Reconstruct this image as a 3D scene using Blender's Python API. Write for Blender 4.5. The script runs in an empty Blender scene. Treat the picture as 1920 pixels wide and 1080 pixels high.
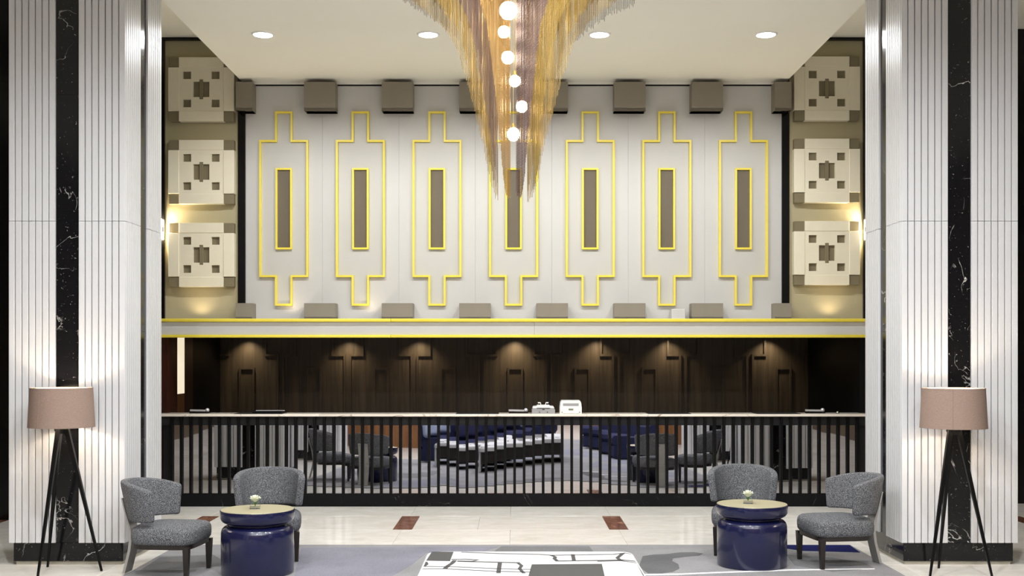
import bpy, bmesh, math, random
import numpy as np
from mathutils import Vector, Matrix, Euler
from mathutils.geometry import tessellate_polygon
random.seed(7)
PI = math.pi
SC = bpy.context.scene
C = SC.collection
# ------------------------------------------------------------------ camera
F, VX, VY, H = 2130.0, 964.0, 668.0, 1.75          # focal length and vanishing point in px, eye height
cam_d = bpy.data.cameras.new('camera'); cam = bpy.data.objects.new('camera', cam_d); C.objects.link(cam)
cam.location = (0, 0, H); cam.rotation_euler = (PI/2, 0, 0)
cam_d.sensor_width = 36.0; cam_d.lens = F/1920*36
cam_d.shift_x = -(VX-960)/1920; cam_d.shift_y = (VY-540)/1920
cam_d.clip_end = 100
SC.camera = cam
# ------------------------------------------------------------------ world, exposure
w = bpy.data.worlds.new('world'); SC.world = w; w.use_nodes = True
w.node_tree.nodes['Background'].inputs[0].default_value = (0.9, 0.95, 1.0, 1)
w.node_tree.nodes['Background'].inputs[1].default_value = 0.1
vs = SC.view_settings
vs.view_transform = 'Standard'; vs.look = 'None'; vs.gamma = 1; vs.use_curve_mapping = False
vs.exposure = 1.38
WARM = (1.0, 0.80, 0.56); SOFT = (1.0, 0.93, 0.84); NEUT = (0.97, 0.985, 1.0)
P_DOWN, P_LOBBY, P_GLOBE, P_BULB, P_DESK = 80, 150, 20, 120, 10

def X_(px, D): return (px-VX)*D/F
def Z_(py, D): return H-(py-VY)*D/F
def FD(py, z=0.0): return (H-z)*F/(py-VY)
def G(px, py, z=0.0):
    D = FD(py, z); return (X_(px, D), D)

# ------------------------------------------------------------------ materials
def hexc(r, g, b):
    f = lambda c: ((c/255+0.055)/1.055)**2.4 if c > 10 else c/255/12.92
    return (f(r), f(g), f(b), 1)
def nt(name):
    m = bpy.data.materials.new(name); m.use_nodes = True
    n = m.node_tree; return m, n.nodes, n.links, n.nodes['Principled BSDF']
def plain(name, col, rough=0.5, metal=0.0, var=0.04, scale=6, bump=0.0, bscale=60, coat=0.0, spec=0.5):
    m, N, L, b = nt(name)
    b.inputs['Roughness'].default_value = rough; b.inputs['Metallic'].default_value = metal
    b.inputs['Coat Weight'].default_value = coat; b.inputs['Specular IOR Level'].default_value = spec
    tc = N.new('ShaderNodeTexCoord'); no = N.new('ShaderNodeTexNoise'); no.inputs['Scale'].default_value = scale
    no.inputs['Detail'].default_value = 4
    L.new(tc.outputs['Object'], no.inputs['Vector'])
    r = N.new('ShaderNodeValToRGB')
    r.color_ramp.elements[0].position = 0.3; r.color_ramp.elements[1].position = 0.7
    r.color_ramp.elements[0].color = tuple(c*(1-var) for c in col[:3])+(1,)
    r.color_ramp.elements[1].color = tuple(min(1, c*(1+var)) for c in col[:3])+(1,)
    L.new(no.outputs['Fac'], r.inputs[0]); L.new(r.outputs[0], b.inputs['Base Color'])
    if bump:
        n2 = N.new('ShaderNodeTexNoise'); n2.inputs['Scale'].default_value = bscale
        L.new(tc.outputs['Object'], n2.inputs['Vector'])
        bp = N.new('ShaderNodeBump'); bp.inputs['Strength'].default_value = bump; bp.inputs['Distance'].default_value = 0.01
        L.new(n2.outputs['Fac'], bp.inputs['Height']); L.new(bp.outputs[0], b.inputs['Normal'])
    return m
def emit(name, col, s):
    m, N, L, b = nt(name)
    b.inputs['Base Color'].default_value = (1, 1, 1, 1)
    b.inputs['Emission Color'].default_value = tuple(col)+(1,); b.inputs['Emission Strength'].default_value = s
    return m
def veined(name, base, vein, rough, vscale=1.6, width=0.012, speck=True, coord='Object', lo=0.5, spec=0.5):
    m, N, L, b = nt(name); b.inputs['Roughness'].default_value = rough; b.inputs['Specular IOR Level'].default_value = spec
    tc = N.new('ShaderNodeTexCoord'); oi = N.new('ShaderNodeObjectInfo')
    mp = N.new('ShaderNodeVectorMath'); mp.operation = 'ADD'
    sc = N.new('ShaderNodeVectorMath'); sc.operation = 'SCALE'; sc.inputs['Scale'].default_value = 9
    cx = N.new('ShaderNodeCombineXYZ'); L.new(oi.outputs['Random'], cx.inputs[0]); L.new(oi.outputs['Random'], cx.inputs[2])
    L.new(cx.outputs[0], sc.inputs[0]); L.new(tc.outputs[coord], mp.inputs[0]); L.new(sc.outputs[0], mp.inputs[1])
    no = N.new('ShaderNodeTexNoise'); no.inputs['Scale'].default_value = vscale; no.inputs['Detail'].default_value = 6
    no.inputs['Distortion'].default_value = 0.8
    L.new(mp.outputs[0], no.inputs['Vector'])
    s = N.new('ShaderNodeMath'); s.operation = 'SUBTRACT'; s.inputs[1].default_value = 0.5
    a = N.new('ShaderNodeMath'); a.operation = 'ABSOLUTE'
    L.new(no.outputs['Fac'], s.inputs[0]); L.new(s.outputs[0], a.inputs[0])
    mr = N.new('ShaderNodeMapRange'); mr.inputs['From Min'].default_value = width; mr.inputs['From Max'].default_value = width*0.2
    L.new(a.outputs[0], mr.inputs['Value'])
    mk = N.new('ShaderNodeTexNoise'); mk.inputs['Scale'].default_value = 3.1; mk.inputs['Detail'].default_value = 2
    L.new(mp.outputs[0], mk.inputs['Vector'])
    m2 = N.new('ShaderNodeMapRange'); m2.inputs['From Min'].default_value = lo; m2.inputs['From Max'].default_value = lo+0.15
    L.new(mk.outputs['Fac'], m2.inputs['Value'])
    mu = N.new('ShaderNodeMath'); mu.operation = 'MULTIPLY'; L.new(mr.outputs[0], mu.inputs[0]); L.new(m2.outputs[0], mu.inputs[1])
    last = mu.outputs[0]
    if speck:
        v = N.new('ShaderNodeTexNoise'); v.inputs['Scale'].default_value = 55; v.inputs['Detail'].default_value = 3
        L.new(mp.outputs[0], v.inputs['Vector'])
        m3 = N.new('ShaderNodeMapRange'); m3.inputs['From Min'].default_value = 0.68; m3.inputs['From Max'].default_value = 0.74
        L.new(v.outputs['Fac'], m3.inputs['Value'])
        m4 = N.new('ShaderNodeMath'); m4.operation = 'MULTIPLY'; m4.inputs[1].default_value = 0.35; L.new(m3.outputs[0], m4.inputs[0])
        mx = N.new('ShaderNodeMath'); mx.operation = 'MAXIMUM'; L.new(last, mx.inputs[0]); L.new(m4.outputs[0], mx.inputs[1]); last = mx.outputs[0]
    mix = N.new('ShaderNodeMix'); mix.data_type = 'RGBA'
    mix.inputs[6].default_value = base; mix.inputs[7].default_value = vein
    L.new(last, mix.inputs[0]); L.new(mix.outputs[2], b.inputs['Base Color'])
    return m
def stone(name, c1, c2, rough):
    m, N, L, b = nt(name); b.inputs['Roughness'].default_value = rough
    tc = N.new('ShaderNodeTexCoord'); oi = N.new('ShaderNodeObjectInfo')
    no = N.new('ShaderNodeTexNoise'); no.inputs['Scale'].default_value = 3.5; no.inputs['Detail'].default_value = 8; no.inputs['Roughness'].default_value = 0.7
    no.inputs['Distortion'].default_value = 0.6
    mp = N.new('ShaderNodeMapping'); mp.inputs['Scale'].default_value = (0.8, 1.3, 1)
    cx = N.new('ShaderNodeCombineXYZ'); mm = N.new('ShaderNodeMath'); mm.operation = 'MULTIPLY'; mm.inputs[1].default_value = 17
    L.new(oi.outputs['Random'], mm.inputs[0]); L.new(mm.outputs[0], cx.inputs[0]); L.new(cx.outputs[0], mp.inputs['Location'])
    L.new(tc.outputs['Object'], mp.inputs['Vector']); L.new(mp.outputs[0], no.inputs['Vector'])
    r = N.new('ShaderNodeValToRGB'); r.color_ramp.elements[0].position = 0.3; r.color_ramp.elements[1].position = 0.62
    r.color_ramp.elements[0].color = c1; r.color_ramp.elements[1].color = c2
    L.new(no.outputs['Fac'], r.inputs[0])
    hs = N.new('ShaderNodeHueSaturation'); mr = N.new('ShaderNodeMapRange'); mr.inputs['To Min'].default_value = 0.95; mr.inputs['To Max'].default_value = 1.04
    L.new(oi.outputs['Random'], mr.inputs['Value']); L.new(mr.outputs[0], hs.inputs['Value']); L.new(r.outputs[0], hs.inputs['Color'])
    L.new(hs.outputs[0], b.inputs['Base Color'])
    return m
def tweed(name):
    m, N, L, b = nt(name); b.inputs['Roughness'].default_value = 0.95; b.inputs['Specular IOR Level'].default_value = 0.15
    tc = N.new('ShaderNodeTexCoord')
    n1 = N.new('ShaderNodeTexNoise'); n1.inputs['Scale'].default_value = 300; n1.inputs['Detail'].default_value = 2
    n2 = N.new('ShaderNodeTexVoronoi'); n2.inputs['Scale'].default_value = 230
    L.new(tc.outputs['Object'], n1.inputs['Vector']); L.new(tc.outputs['Object'], n2.inputs['Vector'])
    r = N.new('ShaderNodeValToRGB'); e = r.color_ramp.elements
    e[0].position = 0.40; e[0].color = (0.012, 0.012, 0.015, 1); e[1].position = 0.66; e[1].color = (0.40, 0.41, 0.43, 1)
    q = r.color_ramp.elements.new(0.52); q.color = (0.095, 0.097, 0.105, 1)
    L.new(n1.outputs['Fac'], r.inputs[0]); L.new(r.outputs[0], b.inputs['Base Color'])
    bp = N.new('ShaderNodeBump'); bp.inputs['Strength'].default_value = 0.5; bp.inputs['Distance'].default_value = 0.004
    L.new(n1.outputs['Fac'], bp.inputs['Height']); L.new(bp.outputs[0], b.inputs['Normal'])
    return m
def wood(name, c1, c2, rough, axis='Z', scale=1.0):
    m, N, L, b = nt(name); b.inputs['Roughness'].default_value = rough
    tc = N.new('ShaderNodeTexCoord'); mp = N.new('ShaderNodeMapping')
    mp.inputs['Scale'].default_value = {'Z': (22*scale, 22*scale, 1.2*scale), 'X': (1.2*scale, 22*scale, 22*scale)}[axis]
    no = N.new('ShaderNodeTexNoise'); no.inputs['Scale'].default_value = 1.0; no.inputs['Detail'].default_value = 5; no.inputs['Distortion'].default_value = 0.5
    L.new(tc.outputs['Object'], mp.inputs['Vector']); L.new(mp.outputs[0], no.inputs['Vector'])
    r = N.new('ShaderNodeValToRGB'); r.color_ramp.elements[0].position = 0.3; r.color_ramp.elements[1].position = 0.72
    r.color_ramp.elements[0].color = c1; r.color_ramp.elements[1].color = c2
    L.new(no.outputs['Fac'], r.inputs[0]); L.new(r.outputs[0], b.inputs['Base Color'])
    return m
def carpet(name, col):
    m, N, L, b = nt(name); b.inputs['Roughness'].default_value = 1; b.inputs['Specular IOR Level'].default_value = 0.05
    tc = N.new('ShaderNodeTexCoord'); no = N.new('ShaderNodeTexNoise'); no.inputs['Scale'].default_value = 190; no.inputs['Detail'].default_value = 2
    n2 = N.new('ShaderNodeTexNoise'); n2.inputs['Scale'].default_value = 2.2; n2.inputs['Detail'].default_value = 3
    L.new(tc.outputs['Object'], no.inputs['Vector']); L.new(tc.outputs['Object'], n2.inputs['Vector'])
    ad = N.new('ShaderNodeMath'); ad.operation = 'MULTIPLY_ADD'; ad.inputs[1].default_value = 0.5; L.new(n2.outputs['Fac'], ad.inputs[0]); L.new(no.outputs['Fac'], ad.inputs[2])
    r = N.new('ShaderNodeValToRGB'); r.color_ramp.elements[0].position = 0.45; r.color_ramp.elements[1].position = 1.0
    r.color_ramp.elements[0].color = tuple(c*0.72 for c in col[:3])+(1,); r.color_ramp.elements[1].color = tuple(min(1, c*1.3) for c in col[:3])+(1,)
    L.new(ad.outputs[0], r.inputs[0]); L.new(r.outputs[0], b.inputs['Base Color'])
    bp = N.new('ShaderNodeBump'); bp.inputs['Strength'].default_value = 0.3; bp.inputs['Distance'].default_value = 0.004
    L.new(no.outputs['Fac'], bp.inputs['Height']); L.new(bp.outputs[0], b.inputs['Normal'])
    return m
def linen(name, col):
    m, N, L, b = nt(name); out = N['Material Output']
    tc = N.new('ShaderNodeTexCoord'); mp = N.new('ShaderNodeMapping'); mp.inputs['Scale'].default_value = (60, 60, 420)
    no = N.new('ShaderNodeTexNoise'); no.inputs['Scale'].default_value = 1; no.inputs['Detail'].default_value = 2
    L.new(tc.outputs['Object'], mp.inputs['Vector']); L.new(mp.outputs[0], no.inputs['Vector'])
    r = N.new('ShaderNodeValToRGB'); r.color_ramp.elements[0].position = 0.3; r.color_ramp.elements[1].position = 0.7
    r.color_ramp.elements[0].color = tuple(c*0.85 for c in col[:3])+(1,); r.color_ramp.elements[1].color = tuple(c*1.12 for c in col[:3])+(1,)
    L.new(no.outputs['Fac'], r.inputs[0]); L.new(r.outputs[0], b.inputs['Base Color']); b.inputs['Roughness'].default_value = 0.9
    b.inputs['Specular IOR Level'].default_value = 0.1
    t = N.new('ShaderNodeBsdfTranslucent'); L.new(r.outputs[0], t.inputs['Color'])
    ms = N.new('ShaderNodeMixShader'); ms.inputs[0].default_value = 0.05
    L.new(b.outputs[0], ms.inputs[1]); L.new(t.outputs[0], ms.inputs[2]); L.new(ms.outputs[0], out.inputs['Surface'])
    return m
def glass(name):
    m, N, L, b = nt(name); out = N['Material Output']
    g = N.new('ShaderNodeBsdfGlossy'); g.inputs['Roughness'].default_value = 0.02
    t = N.new('ShaderNodeBsdfTransparent'); t.inputs['Color'].default_value = (0.97, 0.99, 0.97, 1)
    fr = N.new('ShaderNodeFresnel'); fr.inputs['IOR'].default_value = 1.5
    mx = N.new('ShaderNodeMixShader'); L.new(fr.outputs[0], mx.inputs[0]); L.new(t.outputs[0], mx.inputs[1]); L.new(g.outputs[0], mx.inputs[2])
    L.new(mx.outputs[0], out.inputs['Surface']); return m

M = {}
M['white'] = plain('white_satin_slat', hexc(202, 202, 203), 0.38, var=0.015, bump=0.03)
M['white_side'] = M['white']
M['groove'] = plain('grey_backing', hexc(120, 120, 122), 0.6)
M['wallwhite'] = plain('off_white_panel', hexc(196, 194, 190), 0.55, var=0.015, scale=2)
M['inset'] = plain('pale_grey_panel', hexc(192, 190, 183), 0.55, var=0.015, scale=2)
M['ceil'] = plain('cream_ceiling', hexc(241, 238, 228), 0.8, var=0.015, scale=1)
M['yellow'] = plain('yellow_lacquer', hexc(238, 217, 74), 0.4, var=0.03)
M['taupe'] = plain('taupe_paint', hexc(134, 126, 112), 0.5, var=0.03)
M['taupe_dark'] = plain('dark_taupe_fabric', hexc(104, 94, 78), 0.7, var=0.05)
M['olive'] = plain('olive_wall', hexc(176, 166, 132), 0.7, var=0.03, scale=2)
M['cream'] = plain('cream_lacquer', hexc(232, 224, 200), 0.45, var=0.02)
M['block'] = plain('olive_taupe_block', hexc(124, 114, 88), 0.5, var=0.03)
M['black'] = plain('black_lacquer', (0.004, 0.004, 0.004, 1), 0.18, var=0.1, spec=0.3)
M['blackbar'] = plain('black_metal', (0.003, 0.003, 0.003, 1), 0.4, var=0.1, spec=0.15)
M['marble'] = veined('black_marble', (0.006, 0.006, 0.007, 1), (0.55, 0.53, 0.5, 1), 0.12, 2.2, 0.005, spec=0.35)
M['marble_plain'] = veined('plain_black_marble', (0.005, 0.005, 0.006, 1), (0.10, 0.10, 0.10, 1), 0.14, 2.5, 0.004, spec=0.15)
M['skirt'] = stone('grey_skirting', hexc(150, 145, 130), hexc(176, 170, 155), 0.5)
M['floor'] = stone('cream_marble_floor', hexc(224, 218, 207), hexc(243, 239, 232), 0.16)
M['insert'] = veined('red_brown_marble', hexc(108, 66, 50), hexc(160, 120, 98), 0.2, 8, 0.04, False, lo=0.35)
M['grout'] = plain('grout', hexc(176, 168, 156), 0.8)
M['ctop'] = veined('cream_counter_marble', hexc(232, 222, 208), hexc(160, 140, 124), 0.15, 2.5, 0.02, False)
M['smoke'] = plain('smoked_panel', (0.016, 0.016, 0.018, 1), 0.35, var=0.15, spec=0.25)
m, N_, L_, b_ = nt('mirror'); b_.inputs['Metallic'].default_value = 1; b_.inputs['Roughness'].default_value = 0.015; b_.inputs['Base Color'].default_value = (0.55, 0.55, 0.58, 1); M['mirror'] = m
M['steel'] = plain('brushed_steel', (0.40, 0.39, 0.37, 1), 0.5, 0.5, var=0.05)
M['chrome'] = plain('chrome', (0.8, 0.8, 0.8, 1), 0.12, 1.0)
M['dwood'] = wood('dark_brown_wood', (0.042, 0.029, 0.016, 1), (0.085, 0.060, 0.034, 1), 0.4)
M['redwood'] = wood('dark_red_wood', (0.018, 0.004, 0.002, 1), (0.045, 0.010, 0.004, 1), 0.3)
M['brownwood'] = wood('orange_brown_wood', (0.12, 0.045, 0.012, 1), (0.24, 0.10, 0.03, 1), 0.4)
M['legwood'] = wood('espresso_wood', (0.010, 0.007, 0.006, 1), (0.022, 0.016, 0.013, 1), 0.35)
M['tweed'] = tweed('salt_and_pepper_tweed')
M['navy'] = plain('navy_lacquer', hexc(19, 22, 58), 0.24, var=0.06, coat=0.4)
M['gold'] = plain('champagne_gold_top', hexc(188, 180, 148), 0.35, 0.25, var=0.03)
M['rug'] = carpet('pale_grey_carpet', hexc(136, 135, 137))
M['rug_lav'] = carpet('lavender_grey_carpet', hexc(126, 126, 136))
M['rug_mid'] = carpet('mid_grey_carpet', hexc(114, 114, 116))
M['rug_dark'] = carpet('dark_grey_carpet', hexc(98, 98, 100))
M['rug_navy'] = carpet('navy_carpet', hexc(30, 32, 76))
M['rug_white'] = carpet('white_carpet_line', hexc(226, 226, 230))
M['shade'] = linen('taupe_linen', hexc(148, 127, 115))
M['shade_in'] = plain('white_shade_lining', hexc(245, 240, 232), 0.8)
M['bulb'] = emit('warm_bulb', (1, 0.84, 0.66), P_BULB)
M['disc'] = emit('downlight_disc', (1, 0.98, 0.95), 14)
M['globe'] = emit('lit_glass_globe', (1, 0.90, 0.74), P_GLOBE)
M['slot'] = emit('lit_doorway', (1, 0.86, 0.60), 0.30)
M['ch_gold'] = plain('gold_chain', hexc(160, 132, 68), 0.34, 0.75, var=0.1)
M['ch_amber'] = plain('amber_chain', hexc(170, 134, 78), 0.34, 0.75, var=0.1)
M['ch_mauve'] = plain('bronze_chain', hexc(108, 88, 84), 0.36, 0.75, var=0.1)
M['ch_steel'] = plain('gunmetal_chain', hexc(96, 94, 94), 0.36, 0.75, var=0.1)
M['silver'] = plain('satin_silver', (0.62, 0.62, 0.63, 1), 0.3, 0.4)
M['plastic'] = plain('white_plastic', hexc(235, 234, 230), 0.4)
M['plastic_g'] = plain('grey_plastic', hexc(150, 150, 150), 0.45)
M['lcd'] = plain('grey_green_display', hexc(120, 124, 104), 0.3)
M['leather'] = plain('black_leather', (0.012, 0.011, 0.011, 1), 0.55)
M['vinyl'] = plain('white_vinyl', hexc(202, 202, 204), 0.42, var=0.01)
M['print'] = plain('charcoal_print', hexc(50, 50, 50), 0.5)
M['blue'] = plain('navy_upholstery', hexc(44, 46, 74), 0.9, var=0.12, spec=0.1)
M['blue2'] = plain('pale_blue_cushion', hexc(150, 160, 185), 0.9, var=0.1)
M['petal'] = plain('white_petal', hexc(244, 246, 226), 0.6, var=0.02)
M['leaf'] = plain('green_leaf', hexc(74, 112, 34), 0.5, var=0.2, scale=40)
M['glass'] = glass('clear_glass')

# ------------------------------------------------------------------ mesh helpers
def link(name, me, mat=None, parent=None, loc=(0, 0, 0), rot=(0, 0, 0)):
    o = bpy.data.objects.new(name, me); C.objects.link(o)
    if mat is not None and not me.materials: me.materials.append(mat)
    if parent is not None: o.parent = parent
    o.location = loc; o.rotation_euler = rot
    return o
def tag(o, label, cat, group=None):
    o['label'] = label; o['category'] = cat
    if group: o['group'] = group
    return o
def thing(name, label, cat, loc=(0, 0, 0), rz=0, group=None):
    o = bpy.data.objects.new(name, None); C.objects.link(o); o.empty_display_size = 0.1
    o.location = loc; o.rotation_euler = (0, 0, rz)
    return tag(o, label, cat, group)
def struct(o): o['kind'] = 'structure'; return o
def copy_tree(o, parent=None):
    c = o.copy(); C.objects.link(c)
    if parent is not None: c.parent = parent
    for ch in o.children: copy_tree(ch, c)
    return c
def fin(bm, name, smooth=False):
    bmesh.ops.recalc_face_normals(bm, faces=bm.faces)
    me = bpy.data.meshes.new(name); bm.to_mesh(me); bm.free()
    if smooth:
        me.polygons.foreach_set('use_smooth', [True]*len(me.polygons))
        me.set_sharp_from_angle(angle=math.radians(42))
    return me
def add_box(bm, x0, x1, y0, y1, z0, z1):
    v = [bm.verts.new(p) for p in ((x0,y0,z0),(x1,y0,z0),(x1,y1,z0),(x0,y1,z0),(x0,y0,z1),(x1,y0,z1),(x1,y1,z1),(x0,y1,z1))]
    fs = [(0,3,2,1),(4,5,6,7),(0,1,5,4),(1,2,6,5),(2,3,7,6),(3,0,4,7)]
    return [bm.faces.new([v[i] for i in f]) for f in fs]
def box(x0, x1, y0, y1, z0, z1, bev=0.0, seg=1, name='m'):
    bm = bmesh.new(); add_box(bm, x0, x1, y0, y1, z0, z1)
    if bev: bmesh.ops.bevel(bm, geom=bm.edges[:], offset=bev, segments=seg, profile=0.5, affect='EDGES')
    return fin(bm, name, smooth=seg > 1)
def cbox(w_, d, h, bev=0.0, seg=1): return box(-w_/2, w_/2, -d/2, d/2, 0, h, bev, seg)
def bar(p, q, a, b, up=(0, 1, 0), mat=None):
    """square tapered bar from p to q, half sizes a, b at the ends"""
    p, q = Vector(p), Vector(q); d = (q-p).normalized(); s = d.cross(Vector(up)).normalized(); u = s.cross(d)
    bm = bmesh.new(); r = []
    for c, h in ((p, a), (q, b)):
        r.append([bm.verts.new(c+s*i*h+u*j*h) for i, j in ((-1,-1),(1,-1),(1,1),(-1,1))])
    for i in range(4): bm.faces.new((r[0][i], r[0][(i+1) % 4], r[1][(i+1) % 4], r[1][i]))
    bm.faces.new(r[0][::-1]); bm.faces.new(r[1])
    return fin(bm, 'bar')
def polybar(pts, sizes, up=(0, 1, 0)):
    bm = bmesh.new(); rs = []
    pts = [Vector(p) for p in pts]
    for i, c in enumerate(pts):
        d = (pts[min(i+1, len(pts)-1)]-pts[max(i-1, 0)]).normalized() if i else Vector((0, 0, 1)); s = d.cross(Vector(up)).normalized(); u = s.cross(d)
        h = sizes[i]; rs.append([bm.verts.new(c+s*a*h+u*b*h) for a, b in ((-1,-1),(1,-1),(1,1),(-1,1))])
    for a, b in zip(rs, rs[1:]):
        for i in range(4): bm.faces.new((a[i], a[(i+1) % 4], b[(i+1) % 4], b[i]))
    bm.faces.new(rs[0][::-1]); bm.faces.new(rs[-1])
    return fin(bm, 'polybar')
def lathe(prof, n=48, name='lathe', smooth=True):
    bm = bmesh.new(); rings = []
    for r, z in prof:
        if r < 1e-6: rings.append([bm.verts.new((0, 0, z))])
        else: rings.append([bm.verts.new((r*math.cos(2*PI*i/n), r*math.sin(2*PI*i/n), z)) for i in range(n)])
    for a, b in zip(rings, rings[1:]):
        if len(a) == 1 and len(b) == 1: continue
        for i in range(n):
            j = (i+1) % n
            if len(a) == 1: bm.faces.new((a[0], b[i], b[j]))
            elif len(b) == 1: bm.faces.new((a[i], a[j], b[0]))
            else: bm.faces.new((a[i], a[j], b[j], b[i]))
    return fin(bm, name, smooth)
def frame(pts, wdt, y0, y1):
    """ring of constant width inside a closed outline in XZ (counter-clockwise), between y0 and y1"""
    n = len(pts); P = [Vector((p[0], p[1])) for p in pts]; Q = []
    for i in range(n):
        d1 = (P[i]-P[i-1]).normalized(); d2 = (P[(i+1) % n]-P[i]).normalized()
        n1 = Vector((-d1.y, d1.x)); n2 = Vector((-d2.y, d2.x)); Q.append(P[i]+wdt*(n1+n2)/(1+n1.dot(n2)))
    bm = bmesh.new()
    R = [[bm.verts.new((p.x, y, p.y)) for p in L] for L in (P, Q) for y in (y0, y1)]   # Pf, Pb, Qf, Qb
    for i in range(n):
        j = (i+1) % n
        for a, b in ((0, 2), (2, 3), (3, 1), (1, 0)): bm.faces.new((R[a][i], R[a][j], R[b][j], R[b][i]))
    return fin(bm, 'frame')
def prism(pts, y0, y1):
    bm = bmesh.new(); a = [bm.verts.new((x, y0, z)) for x, z in pts]; b = [bm.verts.new((x, y1, z)) for x, z in pts]
    bm.faces.new(a); bm.faces.new(b[::-1]); n = len(pts)
    for i in range(n): bm.faces.new((a[i], b[i], b[(i+1) % n], a[(i+1) % n]))
    return fin(bm, 'prism')
def slab(pts, z0, z1):
    bm = bmesh.new(); a = [bm.verts.new((x, y, z0)) for x, y in pts]; b = [bm.verts.new((x, y, z1)) for x, y in pts]
    n = len(pts)
    for t3 in tessellate_polygon([[Vector((x, y, 0)) for x, y in pts]]):
        bm.faces.new([a[k] for k in t3][::-1]); bm.faces.new([b[k] for k in t3])
    for i in range(n): bm.faces.new((a[i], a[(i+1) % n], b[(i+1) % n], b[i]))
    return fin(bm, 'slab')
def rings_mesh(rings, closed=False, cap=True, smooth=True):
    bm = bmesh.new(); V = [[bm.verts.new(p) for p in r] for r in rings]; n = len(V[0])
    for a, b in zip(V, V[1:]):
        for i in range(n): bm.faces.new((a[i], a[(i+1) % n], b[(i+1) % n], b[i]))
    if cap: bm.faces.new(V[0][::-1]); bm.faces.new(V[-1])
    return fin(bm, 'rings', smooth)
def sphere(r, n=20, m_=12):
    return lathe([(r*math.sin(PI*i/m_), -r*math.cos(PI*i/m_)) for i in range(m_+1)], n)
def spot(name, loc, power, ang, col, blend=0.8, rad=0.06, rot=(0, 0, 0), parent=None):
    l = bpy.data.lights.new(name, 'SPOT'); l.energy = power; l.spot_size = math.radians(ang); l.spot_blend = blend
    l.color = col; l.shadow_soft_size = rad
    o = bpy.data.objects.new(name, l); C.objects.link(o); o.location = loc; o.rotation_euler = rot
    if parent: o.parent = parent
    return o
ORD = ['first', 'second', 'third', 'fourth', 'fifth', 'sixth', 'seventh', 'eighth']

# ------------------------------------------------------------------ planes of the place (metres)
YW, YF, YC, YB = 13.9, 13.40, 13.22, 15.86      # feature wall, fascia, counter front, staff wall
ZC, ZU = 5.10, 5.64                             # ceiling and raised side coves
XE = 3.32                                       # half width of the ceiling over the desk
YCB = 10.49                                     # back of the columns
# ------------------------------------------------------------------ lights of the hall: recessed downlights
ring_me = lathe([(0.098, 0), (0.098, -0.012), (0.114, -0.010), (0.120, 0.0), (0.098, 0)], 32)
disc_me = lathe([(0, -0.008), (0.0985, -0.008), (0.0985, -0.001), (0, -0.001)], 32)
ring_me.materials.append(M['plastic']); disc_me.materials.append(M['disc'])
def downlight(x, y, power, label, group=None, ang=168):
    t = thing('downlight', label, 'ceiling light', (x, y, ZC), 0, group)
    link('trim_ring', ring_me, None, t); link('lens', disc_me, None, t)
    spot('downlight_beam', (0, 0, -0.03), power, ang, NEUT, 0.5, 0.08, parent=t)
for i, px in enumerate((493, 803, 1124, 1436)):
    D = (ZC-H)*F/(VY-64)
    downlight(X_(px, D), D, P_DOWN, ['leftmost round downlight in the cream ceiling', 'round downlight left of the chandelier in the cream ceiling',
              'round downlight right of the chandelier in the cream ceiling', 'rightmost round downlight in the cream ceiling'][i], 'downlights over the desk')
for y in (6.3, 2.9, -0.5):
    for x in (-2.6, -0.9, 0.9, 2.6):
        downlight(x, y, P_LOBBY, 'round downlight in the lobby ceiling out of the picture', 'lobby downlights behind the view')

# ------------------------------------------------------------------ shell
fl = struct(link('floor', box(-7.5, 7.5, -4, 16.2, -0.12, -0.012), M['grout']))
rows = [13.41-0.97*k for k in range(18)]
tile_c = {}
def tile(x0, x1, y0, y1, mat, name):
    g = 0.0012; key = (round(x1-x0, 4), round(y1-y0, 4), mat.name)
    if key not in tile_c:
        w_, d = (x1-x0)/2-g, (y1-y0)/2-g
        tile_c[key] = box(-w_, w_, -d, d, -0.012, 0, 0.0015); tile_c[key].materials.append(mat)
    return link(name, tile_c[key], None, fl, ((x0+x1)/2, (y0+y1)/2, 0))
for k, y1 in enumerate(rows):
    y0 = y1-0.97
    if k == 1:
        xs = [-7.5]
        for c in (-5.5, -3.32, -1.13, 1.06, 3.25, 5.44):
            tile(c-0.0975, c+0.0975, y0, y1, M['insert'], 'floor_insert'); xs += [c-0.0975, c+0.0975]
        xs.append(7.5)
        for a, b in zip(xs[::2], xs[1::2]):
            m_ = (a+b)/2 if b-a > 1.5 else None
            if abs(a) < 1.2 and a < 0: m_ = -0.37
            for u, v in (((a, m_), (m_, b)) if m_ else ((a, b),)): tile(u, v, y0, y1, M['floor'], 'floor_tile')
    else:
        n0 = -7
        for i in range(n0, 7): tile(i*1.095-0.04, (i+1)*1.095-0.04, y0, y1, M['floor'], 'floor_tile')
for y0, y1 in ((13.41, 14.38), (14.38, 15.35), (15.35, 16.2)):
    for i in range(-7, 7): tile(i*1.095-0.04, (i+1)*1.095-0.04, y0, y1, M['floor'], 'floor_tile')

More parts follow.
